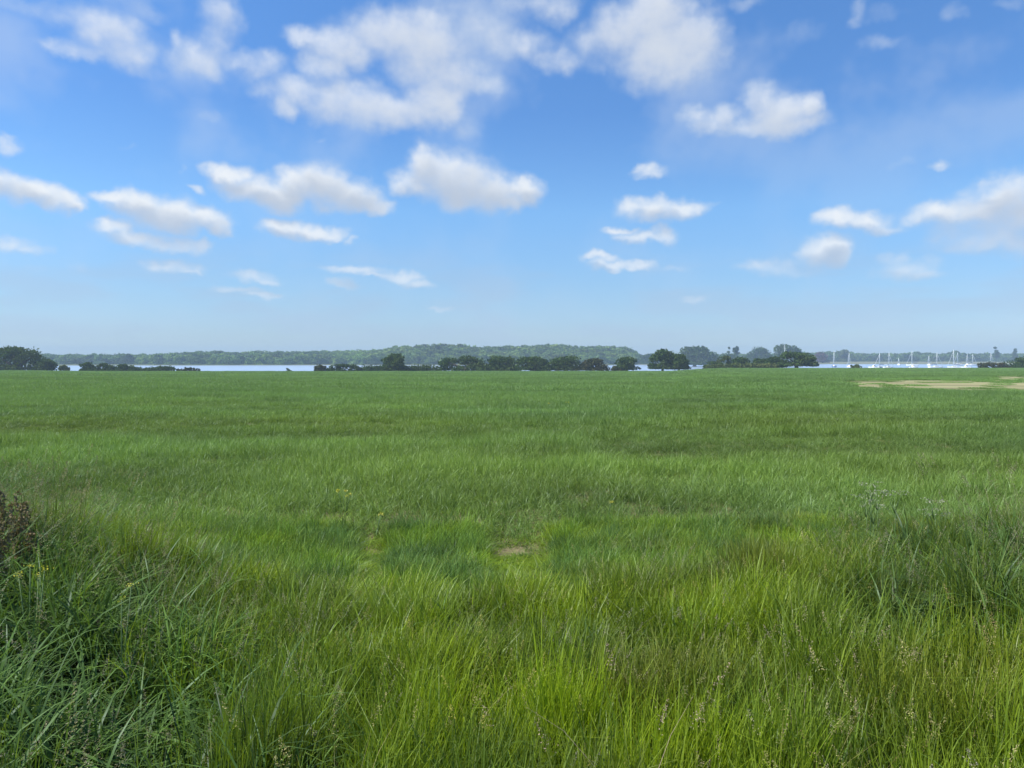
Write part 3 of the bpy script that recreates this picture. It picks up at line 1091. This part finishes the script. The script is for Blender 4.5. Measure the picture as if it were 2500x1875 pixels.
bush('hedge', 'thin broken scrub along the foot of the tree row, above the crop edge', 'hedge', 1340, 1540, 896, 256, 'red_l', 57, shape='box', lobes=34, per=40, depth=2, spread=.3, leaf=.2)
bush('bush', 'bush under the broad tree, right of the small square water gap', 'bush', 1296, 1345, 893, 259, 'hedge', 39, lobes=20, group=BG)
T('broadleaf_tree', 'domed tree with water showing under its right side', 'tree', 1338, 1424, 868, 259, .4, seed=40, lobes=50, group=HG, lean=.2)
T('broadleaf_tree', 'small brownish green tree with pale gaps under its crown', 'tree', 1410, 1484, 874, 258, .4, mat='red_l', seed=41, lobes=44, group=HG)
T('broadleaf_tree', 'windswept tree with crown reaching left, left of the twin round trees', 'tree', 1496, 1562, 870, 259, .5, mat='hedge', seed=42, lobes=40, lean=.3, group=HG)
bush('bush', 'low scrubby bush beneath the windswept tree', 'bush', 1488, 1530, 894, 257, 'red_l', 43, lobes=18, group=BG)
T('broadleaf_tree', 'tall left half of the twin round trees over the water', 'tree', 1584, 1652, 853, 258, .8, seed=44, calm=True, lobes=66, per=90, group=HG)
T('broadleaf_tree', 'lower greener right half of the twin round trees over the water', 'tree', 1632, 1684, 861, 256, .6, mat='hedge', seed=45, lobes=46, group=HG)
bush('bush', 'dark bush rising left to right beside the light green hedge', 'bush', 1712, 1772, 880, 262, 'hedge', 46, lobes=26, group=BG)
bush('bush', 'yellowish green rounded bush top behind the light green hedge', 'bush', 1736, 1790, 868, 266, 'hedge_l', 47, lobes=30, group=BG)
bush('hedge', 'long light green hedge left of the spreading tree', 'hedge', 1722, 1905, 886, 254, 'hedge_l', 48, shape='box', lobes=110, per=60, depth=3, spread=.22)
T('broadleaf_tree', 'dark flat topped tree behind the middle of the light green hedge', 'tree', 1780, 1832, 871, 268, .8, seed=49, lobes=36, group=HG)
T('broadleaf_tree', 'dark rounded tree behind the right end of the light green hedge', 'tree', 1828, 1884, 873, 268, .8, seed=50, lobes=36, group=HG)
T('broadleaf_tree', 'spreading tree with a visible forked trunk, right end of the tree row', 'tree', 1892, 1998, 857, 255, .8, mat='hedge', seed=51, lobes=74, per=85, spread=.09, group=HG, ntr=5)
T('broadleaf_tree', 'dark bushy tree tucked against the left of the spreading tree', 'tree', 1868, 1925, 869, 257, .4, mat='hedge', seed=52, lobes=40, group=HG)
bush('bush', 'small light green mound bush alone in front of the moored boats', 'bush', 2073, 2106, 889, 254, 'hedge_l', 53, lobes=22, leaf=.2, group=BG)
bush('bush', 'big dark bush mound sloping up to the right edge of the photo', 'bush', 2430, 2620, 866, 262, 'hedge', 54, lobes=90, per=90, depth=10, spread=.09, group=BG)
bush('bush', 'low brownish bush sloping down towards the water at the right', 'bush', 2378, 2470, 884, 258, 'red_l', 55, lobes=36, depth=5, group=BG)

FG = 'separate trees on the far shore'
T('broadleaf_tree', 'big rounded blue green tree mass behind and right of the twin round trees', 'tree', 1650, 1742, 844, 560, 1, base_z=-6, seed=61, calm=True, leaf=.7, lobes=80, per=80, spread=.09, group=FG)
T('broadleaf_tree', 'lower far tree at the right foot of the big blue green tree mass', 'tree', 1712, 1762, 858, 575, 1, base_z=-6, seed=62, leaf=.6, lobes=44, group=FG)
T('broadleaf_tree', 'thin wispy far tree, left of the pair of ragged tops', 'tree', 1775, 1786, 846, 640, 5, base_z=-6, seed=63, leaf=.5, lobes=12, group=FG, depth=3.2, spread=.2)
T('broadleaf_tree', 'ragged topped far tree with a drooping right side', 'tree', 1785, 1806, 845, 640, 3, base_z=-6, seed=64, leaf=.55, lobes=22, group=FG)
T('broadleaf_tree', 'broad low far tree left of the ragged tops', 'tree', 1752, 1812, 861, 630, 1, base_z=-6, seed=65, leaf=.6, lobes=44, group=FG)
T('broadleaf_tree', 'wide far tree between the ragged tops and the dark domed tree', 'tree', 1808, 1886, 847, 650, 1, base_z=-6, seed=66, leaf=.65, lobes=60, spread=.09, group=FG)
T('broadleaf_tree', 'dark domed far tree directly behind the spreading tree', 'tree', 1880, 1964, 840, 600, 1, base_z=-6, seed=67, calm=True, leaf=.65, lobes=80, spread=.09, group=FG)
T('broadleaf_tree', 'far pale tree just right of the central wooded hill', 'tree', 1562, 1610, 864, 660, 1, base_z=-6, seed=68, leaf=.6, lobes=40, group=FG)
T('copper_tree', 'pinkish copper leaved far tree right of the spreading tree', 'tree', 1990, 2028, 859, 760, 1, mat='copper', base_z=-6, seed=69, leaf=.6, lobes=40, group=FG)
T('broadleaf_tree', 'tallest narrow far tree standing up at the right above the shore trees', 'tree', 2426, 2440, 846, 800, 6, base_z=-6, seed=70, leaf=.6, lobes=16, group=FG, depth=6, spread=.18)
T('broadleaf_tree', 'pale rounded far tree between the two left yacht masts', 'tree', 2044, 2076, 852, 880, 1, mat='hedge_l', base_z=-6, seed=71, leaf=.7, lobes=40, group=FG)
T('broadleaf_tree', 'small far tree top poking up beside the right edge of the photo', 'tree', 2472, 2484, 851, 820, 5, base_z=-6, seed=72, leaf=.6, lobes=14, group=FG, depth=5, spread=.18)


# --- far woodland (reads as one mass)
def far_wood():
    r = np.random.default_rng(31)
    mk = []
    for i in range(5):
        P, _ = crown_points(9.5, 9.5, 8.5, 200 + i, lobes=26, per=34, spread=.13)
        V, F = cards(P, .75, 210 + i)
        t = np.clip(.5 + .25 * np.sin(P[:, 0] * .9 + i) + r.normal(0, .12, len(P)), 0, 1)
        mk.append((V, F, np.repeat(t, 4), np.zeros(len(V))))
    coll = variants('woodland_crown', mk, [M['wood_far']] * 5)

    def scatter(p0, p1, label, seed, gain=(1, 1, 1)):
        rr = np.random.default_rng(seed)
        X, Y, Z, S, PT = [], [], [], [], []
        t = 0.0
        px = p0
        rows = 13
        for row in range(rows):
            f = row / (rows - 1)
            px = p0
            while px < p1:
                w0 = float(wood0(px)) + 4
                w1 = float(wood1(px))
                yy = w0 + (w1 - w0) * f + rr.uniform(-5, 5)
                x = (px - 1250) / FPX * yy
                s = rr.uniform(.72, 1.12)
                gz = float(ground(x, yy))
                if row == rows - 1:
                    ztop = float(skyline_z(px, yy))
                    s = np.clip((ztop - gz) / 8.6 * rr.uniform(.92, 1.05), .5, 1.7)
                    X.append(x); Y.append(yy); Z.append(gz - .5); S.append((s * rr.uniform(.9, 1.2), s * 1.1, s))
                    px += rr.uniform(8, 15)
                else:
                    X.append(x); Y.append(yy); Z.append(gz - .6); S.append((s * rr.uniform(.95, 1.3), s * 1.15, s * rr.uniform(.85, 1.1)))
                    px += rr.uniform(10, 20)
        x, y, z = np.array(X), np.array(Y), np.array(Z)
        S = np.array(S)
        n = len(x)
        pp = pxr(x, y)
        v = 1 + .30 * wave(x, y, 50, 3) + rr.normal(0, .10, n) + .5 * np.exp(-((pp - 870) / 40) ** 2) + .45 * np.exp(-((pp - 385) / 45) ** 2) - .2 * np.exp(-((pp - 1090) / 60) ** 2)  # bright stretches imitate sunlit left-facing slopes, painted into the crown colour
        v = np.clip(v, .5, 1.7)
        yel = np.clip(wave(x, y, 55, 6) + .3, 0, 1)
        patch = np.stack([v * (1 + .35 * yel), v * (1 + .18 * yel), v * (1 - .05 * yel)], 1) * np.array(gain)
        rot = np.stack([np.zeros(n), np.zeros(n), rr.uniform(0, 6.28, n)], 1)
        instancer('woodland', coll, np.stack([x, y, z], 1), rot, S, rr.integers(0, 5, n), patch, label, 'woodland')
    scatter(-250, 830, 'long low bluish wood on the far shore beyond the open water at left', 1, (.95, 1, 1))
    scatter(825, 1560, 'wooded hill rising highest on the far shore behind the centre trees', 2, (1.12, 1.1, 1.05))
    scatter(1560, 2750, 'thin line of trees behind the pale marsh and the moored boats', 3, (.8, .85, .95))


far_wood()


# ------------------------------------------------------------------ boats
def hull_mesh(L, beam, free, mat):
    st = 13
    V, Q, T_ = [], [], []
    prof = 7
    for i in range(st):
        t = i / (st - 1)                       # 0 stern, 1 bow
        x = -L / 2 + L * t
        b = beam / 2 * (0.72 + .28 * math.sin(min(t / .45, 1) * math.pi / 2)) if t < .45 else beam / 2 * max(1 - ((t - .45) / .55) ** 2.1, 0.02)
        sheer = free * (1.0 + .32 * (t - .35) ** 2 * 2)
        rake = .06 * L * t ** 3
        for j in range(prof):
            a = j / (prof - 1)                 # 0 port gunwale .. 1 starboard gunwale
            th = math.pi * a
            yb = b * math.cos(th)
            zz = sheer - (sheer + .45) * (math.sin(th) ** .6)
            V.append((x + rake * (zz / free if zz > 0 else 0), yb * (1 if zz > 0 else .8), zz))
    for i in range(st - 1):
        for j in range(prof - 1):
            a = i * prof + j
            Q.append((a, a + 1, a + 1 + prof, a + prof))
        Q.append((i * prof, (i + 1) * prof, (i + 1) * prof + prof - 1, i * prof + prof - 1))   # deck
    for j in range(1, prof - 1):
        T_.append((0, j + 1, j))
    mb = MB()
    mb.add(V, Q, T_)
    return mb.mesh('hull', mat, False)


def cabin_mesh(L, beam, free, k=1.0):
    mb = MB()
    x0, x1 = -.12 * L, .26 * L
    w0, w1 = beam * .32, beam * .22
    z0, z1 = free * .95, free * .95 + .55 * k
    V = []
    for (x, w) in ((x0, w0), (x0 + .1, w0 * .9), (x1 - .9, w1 * 1.05), (x1, w1)):
        V += [(x, -w, z0), (x, w, z0)]
    for (x, w, z) in ((x0, w0 * .85, z1), (x0 + .1, w0 * .8, z1 + .04), (x1 - .9, w1 * .8, z1 - .05), (x1 - .25, w1 * .5, z1 - .30)):
        V += [(x, -w, z), (x, w, z)]
    Q = []
    for i in range(3):
        a, b = 2 * i, 2 * i + 2
        Q += [(a, b, b + 8, a + 8), (a + 1, a + 9, b + 9, b + 1), (a + 8, b + 8, b + 9, a + 9)]
    Q += [(0, 8, 9, 1), (6, 7, 15, 14)]
    mb.add(V, Q)
    return mb.mesh('cabin', M['white'])


def boat(label, px, water_y, mast_top, L=8.5, free=1.0, head=0.0, hull='white', cover=True, mast=True, Y=None, mast_px=None):
    Yb = Y or (HC - ZW) / ((water_y - 868.0) / FPX)
    x = (px - 1250) / FPX * Yb
    e = empty('sailing_boat' if mast else 'motor_boat', (x, Yb, ZW))
    tag(e, label, 'boat', 'boats moored in the harbour')
    e.rotation_euler = (0, 0, R(head))
    beam = L * .34
    link('hull', hull_mesh(L, beam, free, M[hull]), e)
    if mast:
        c = link('cabin', cabin_mesh(L, beam, free), e)
        for sd in (-1, 1):
            for xx in (-.04, .05, .13):
                wm = MB()
                wm.box((xx * L, sd * (beam * .285), free * .95 + .3), (.62, .06, .2))
                link('window', wm.mesh('window', M['glass_dark']), c)
        H = (868 - mast_top) / FPX * Yb + HC - ZW
        mx = .08 * L
        mb = MB()
        mb.tube([(mx, 0, free), (mx, 0, H * .6), (mx, 0, H)], [.17, .15, .10], 8)
        m = link('mast', mb.mesh('mast', M['spar'], True), e)
        for sd in (-1, 1):
            mb = MB()
            mb.tube([(mx - .2, 0, H * .55), (mx + .0, sd * .95, H * .56)], .03, 5)
            link('spreader', mb.mesh('spreader', M['spar']), m)
        mb = MB()
        mb.tube([(mx - .1, 0, free + 1.35), (-.42 * L, 0, free + 1.3)], [.07, .06], 6)
        link('boom', mb.mesh('boom', M['spar'], True), e)
        mb = MB()
        mb.tube([(mx - .15, 0, free + 1.55), (-.2 * L, 0, free + 1.5), (-.41 * L, 0, free + 1.42)], [.22, .17, .10], 8)
        link('sail_cover', mb.mesh('sail_cover', M['navy'] if cover else M['white'], True), e)
        mb = MB()
        mb.tube([(.53 * L, 0, free * 1.25), (mx + .05, 0, H * .93)], [.09, .05], 6)
        link('furled_sail', mb.mesh('furled_sail', M['white'], True), e)
        mb = MB()
        for s in (-1, 1):
            mb.tube([(mx - .1, s * beam * .44, free), (mx, s * .95, H * .56), (mx, 0, H * .97)], .018, 4)
        mb.tube([(-.49 * L, 0, free), (mx - .05, 0, H)], .018, 4)
        link('rigging', mb.mesh('rigging', M['spar']), e)
    else:
        mb = MB()
        V = [(-.1 * L, -beam * .33, free), (-.1 * L, beam * .33, free), (.2 * L, beam * .3, free), (.2 * L, -beam * .3, free),
             (-.08 * L, -beam * .28, free + 1.3), (-.08 * L, beam * .28, free + 1.3), (.08 * L, beam * .26, free + 1.3), (.08 * L, -beam * .26, free + 1.3)]
        mb.add(V, [(0, 1, 5, 4), (1, 2, 6, 5), (2, 3, 7, 6), (3, 0, 4, 7), (4, 5, 6, 7)])
        c = link('wheelhouse', mb.mesh('wheelhouse', M['white']), e)
        mb = MB()
        mb.box((.0, 0, free + .9), (.13 * L, beam * .64, .4))
        link('window', mb.mesh('window', M['glass_dark']), c)
        mb = MB()
        mb.box((-.52 * L, 0, .75), (.4, .35, 1.0))
        link('outboard_engine', mb.mesh('outboard_engine', M['navy']), e)
        mb = MB()
        mb.tube([(.38 * L, 0, free), (.46 * L, 0, free + .7), (.3 * L, 0, free + .75)], .03, 5)
        link('bow_rail', mb.mesh('bow_rail', M['spar']), e)
    return e


boat('yacht whose tall pale mast rises behind the spreading tree', 1912, 896.5, 842, L=11, head=8)
boat('yacht with the stoutest mast, just right of the spreading tree', 2036, 896.5, 856, L=9, head=75, hull='bluehull')
boat('yacht with a mast standing left of the small mound bush', 2073, 897, 861, L=8.5, head=80)
boat('small white motor boat, leftmost hull in the open moorings', 2134, 899.5, 0, L=6.2, free=.9, head=170, mast=False)
boat('blue hulled yacht with a raked second spar, left of the moorings', 2149, 899, 862, L=7.5, head=186, hull='bluehull')
boat('yacht with a thin mast whose white stern shows right of the blue hull', 2168, 899.5, 860, L=6.5, head=10, cover=False)
boat('smallest farthest yacht with a short mast in the gap of the moorings', 2194, 891.5, 874, L=6, free=.8, head=80)
boat('white yacht lying broadside behind another hull, mast before the pale hill', 2228, 893.5, 856, L=8.6, head=172)
boat('white motor boat lying in front of the broadside yacht', 2229, 899.8, 0, L=6.2, free=.95, head=8, mast=False)
boat('long bright white yacht broadside with a dark sail cover', 2284, 899.3, 861, L=9.0, free=1.15, head=4)
boat('far yacht with a faint short mast, left of the long white yacht', 2268, 892, 868, L=7, free=.8, head=85)
boat('yacht with the tallest mast of the right hand cluster and a dark cockpit cover', 2330, 899.3, 853, L=8, head=178)
boat('yacht whose hull shows right behind the tallest mast', 2339, 892.5, 860, L=7.5, free=1.2, head=188)
boat('white motor boat nearest the dark mound bush at right', 2359, 899.6, 0, L=6.0, free=.95, head=174, mast=False)
boat('yacht with a thin mast, second from the right of the cluster', 2361, 892, 864, L=7, head=70)
boat('white yacht broadside at the right end of the open moorings', 2372, 892.5, 864, L=8.2, free=.9, head=2)
boat('yacht hidden behind the dark mound slope with only its mast showing', 2417, 893, 861, L=8, head=20)


# ------------------------------------------------------------------ weeds and flowers
def flakes(C, size, seed, name, mat, el=1.0):
    V, F = cards(np.asarray(C), size, seed)
    r = np.random.default_rng(seed)
    t = np.repeat(r.uniform(0, 1, len(C)), 4)
    return mesh_np(name, V, F, mat, False, {'tone': t, 'up': t * 0})


def dock(px, ptop, Y, seed, label):
    r = np.random.default_rng(seed)
    p = at(px, ptop, Y)
    z0 = float(ground(p[0], Y))
    H = p[2] - z0
    e = empty('dock_plant', (p[0], Y, z0))
    tag(e, label, 'weed', 'dock plants on the left bank')
    lx = r.uniform(-.1, .1)
    mb = MB()
    stem = [(0, 0, -.02), (lx * .3, 0, H * .5), (lx, 0, H)]
    mb.tube(stem, [.007, .005, .002], 6)
    C = []
    for i in range(260):
        t = r.uniform(.45, 1.0)
        C.append((lx * t * t + r.normal(0, .012), r.normal(0, .012), H * t))
    for k in range(5):
        a = r.uniform(0, 6.28)
        t0 = r.uniform(.42, .72)
        ln = r.uniform(.12, .26)
        q0 = np.array((lx * t0 * t0, 0, H * t0))
        q1 = q0 + np.array((math.cos(a) * ln * .35, math.sin(a) * ln * .35, ln))
        mb.tube([q0, q1], [.003, .0015], 5)
        for i in range(70):
            C.append(q0 + (q1 - q0) * r.uniform(.2, 1) + r.normal(0, .009, 3))
    link('stem', mb.mesh('stem', M['stem'], True), e)
    link('seed_spike', flakes(C, .011, seed, 'seed_spike', M['dock']), e)
    V, F, t, u = b4(7, .03, H * .3, H * .5, .05, .5, .8, segs=5, seed=seed)
    link('leaf', mesh_np('leaf', V, F, M['leafg'], False, {'tone': t, 'up': u}), e)


dock(8, 1195, 4.7, 301, 'brownish dock spike at the very left edge, tallest of its kind')
dock(32, 1228, 4.4, 302, 'brownish dock spike a little right of the tallest one at the left edge')
dock(84, 1225, 4.9, 303, 'dark thin dock spike, farthest right of the dock plants')
dock(-6, 1270, 4.1, 304, 'lower brown dock spike half cut off by the left edge')
dock(58, 1300, 4.5, 305, 'short dull brown dock plant in the grass between the taller spikes')


def umbel(px, ptop, Y, seed, label):
    r = np.random.default_rng(seed)
    p = at(px, ptop, Y)
    z0 = float(ground(p[0], Y))
    H = p[2] - z0
    e = empty('umbel_flower', (p[0], Y, z0))
    tag(e, label, 'wild flower', 'pale umbel flowers on the right bank')
    mb = MB()
    mb.tube([(0, 0, -.02), (.01, 0, H * .6), (.0, 0, H * .85)], [.004, .003, .002], 5)
    C = []
    for k in range(5):
        a = k * 1.26 + r.uniform(-.3, .3)
        q = np.array((math.cos(a) * .07, math.sin(a) * .07, H * r.uniform(.93, 1.0)))
        mb.tube([(0, 0, H * .72), q * np.array((.6, .6, .93)), q], [.002, .0015, .001], 4)
        for i in range(20):
            C.append(q + r.normal(0, 1, 3) * np.array((.018, .018, .004)))
    link('stem', mb.mesh('stem', M['gstem'], True), e)
    link('flower_head', flakes(C, .0055, seed, 'flower_head', M['umbel']), e)
    V, F, t, u = b4(12, .03, H * .3, H * .6, .018, .6, .8, segs=4, seed=seed)
    link('leaf', mesh_np('leaf', V, F, M['leafg'], False, {'tone': t, 'up': u}), e)


for i, (px, py, Y, lab) in enumerate([
        (2125, 1170, 6.2, 'farthest pale umbel flower standing above the crop on the right bank'),
        (2142, 1190, 6.1, 'pale umbel flower just in front of the farthest one'),
        (2115, 1208, 5.9, 'whitish umbel flower at the left of the right bank group'),
        (2185, 1198, 6.0, 'brightest double headed umbel flower in the middle of the right bank group'),
        (2132, 1226, 5.7, 'nearest umbel flower of the right bank group, low and left'),
        (2282, 1216, 5.8, 'umbel flower standing apart at the right of the group'),
        (2284, 1240, 5.5, 'pale umbel head bent below the one standing apart')]):
    umbel(px, py, Y, 400 + i, lab)


def yellowf(px, ptop, Y, seed, label, n=2, size=.012):
    r = np.random.default_rng(seed)
    p = at(px, ptop, Y)
    z0 = float(ground(p[0], Y))
    H = max(p[2] - z0, .25)
    e = empty('yellow_flower', (p[0], Y, z0))
    tag(e, label, 'wild flower', 'yellow flowered weeds')
    mb = MB()
    C = []
    for k in range(n):
        a = r.uniform(0, 6.28)
        q = np.array((math.cos(a) * .05, math.sin(a) * .05, H * r.uniform(.88, 1)))
        mb.tube([(0, 0, -.02), q * np.array((.4, .4, .6)), q], [.004, .003, .002], 5)
        for i in range(22):
            C.append(q + r.normal(0, 1, 3) * np.array((.010, .010, .007)))
    link('stem', mb.mesh('stem', M['gstem'], True), e)
    link('flower_head', flakes(C, size, seed, 'flower_head', M['yellow']), e)
    V, F, t, u = b4(8, .03, H * .3, H * .6, .022, .6, .8, segs=4, seed=seed)
    link('leaf', mesh_np('leaf', V, F, M['leafg'], False, {'tone': t, 'up': u}), e)


for i, (px, py, Y, lab, s) in enumerate([
        (836, 1240, 8.6, 'brighter yellow flowered weed at the near edge of the crop, left of centre', .013),
        (846, 1252, 8.4, 'dimmer yellow flowered weed touching the brighter one left of centre', .010),
        (920, 1312, 7.4, 'yellow green weed beside the small bare soil patch left of centre', .011),
        (1342, 1020, 29, 'tiny yellow flower far out in the crop right of centre', .03),
        (1385, 1016, 30, 'second tiny yellow flower far out, right of the first', .025),
        (1484, 1293, 8.0, 'small yellow flower where the verge meets the crop, right of centre', .009),
        (66, 1362, 3.6, 'taller yellow topped weed in the dark grass at left', .009),
        (80, 1378, 3.5, 'shorter yellow topped weed right of the taller one at left', .008),
        (292, 1422, 3.3, 'small yellow bud above the arching blades of the left bank', .006)]):
    yellowf(px, py, Y, 500 + i, lab, size=s * .6)


# ------------------------------------------------------------------ air
def haze():
    m, g, out = newmat('pale_air')
    v = g.new('ShaderNodeVolumePrincipled')
    v.inputs['Color'].default_value = (.46, .60, .76, 1)
    v.inputs['Density'].default_value = HAZE
    v.inputs['Anisotropy'].default_value = 0.0
    g.l.new(v.outputs[0], out.inputs['Volume'])
    mb = MB()
    mb.box((0, 1480, 10), (8600, 3300, 45))
    o = link('haze', mb.mesh('haze', m))
    tag(o, kind='stuff')


HAZE = 0.00042
haze()
SC.cycles.volume_bounces = 1
SC.cycles.max_bounces = 8
SC.cycles.transparent_max_bounces = 8
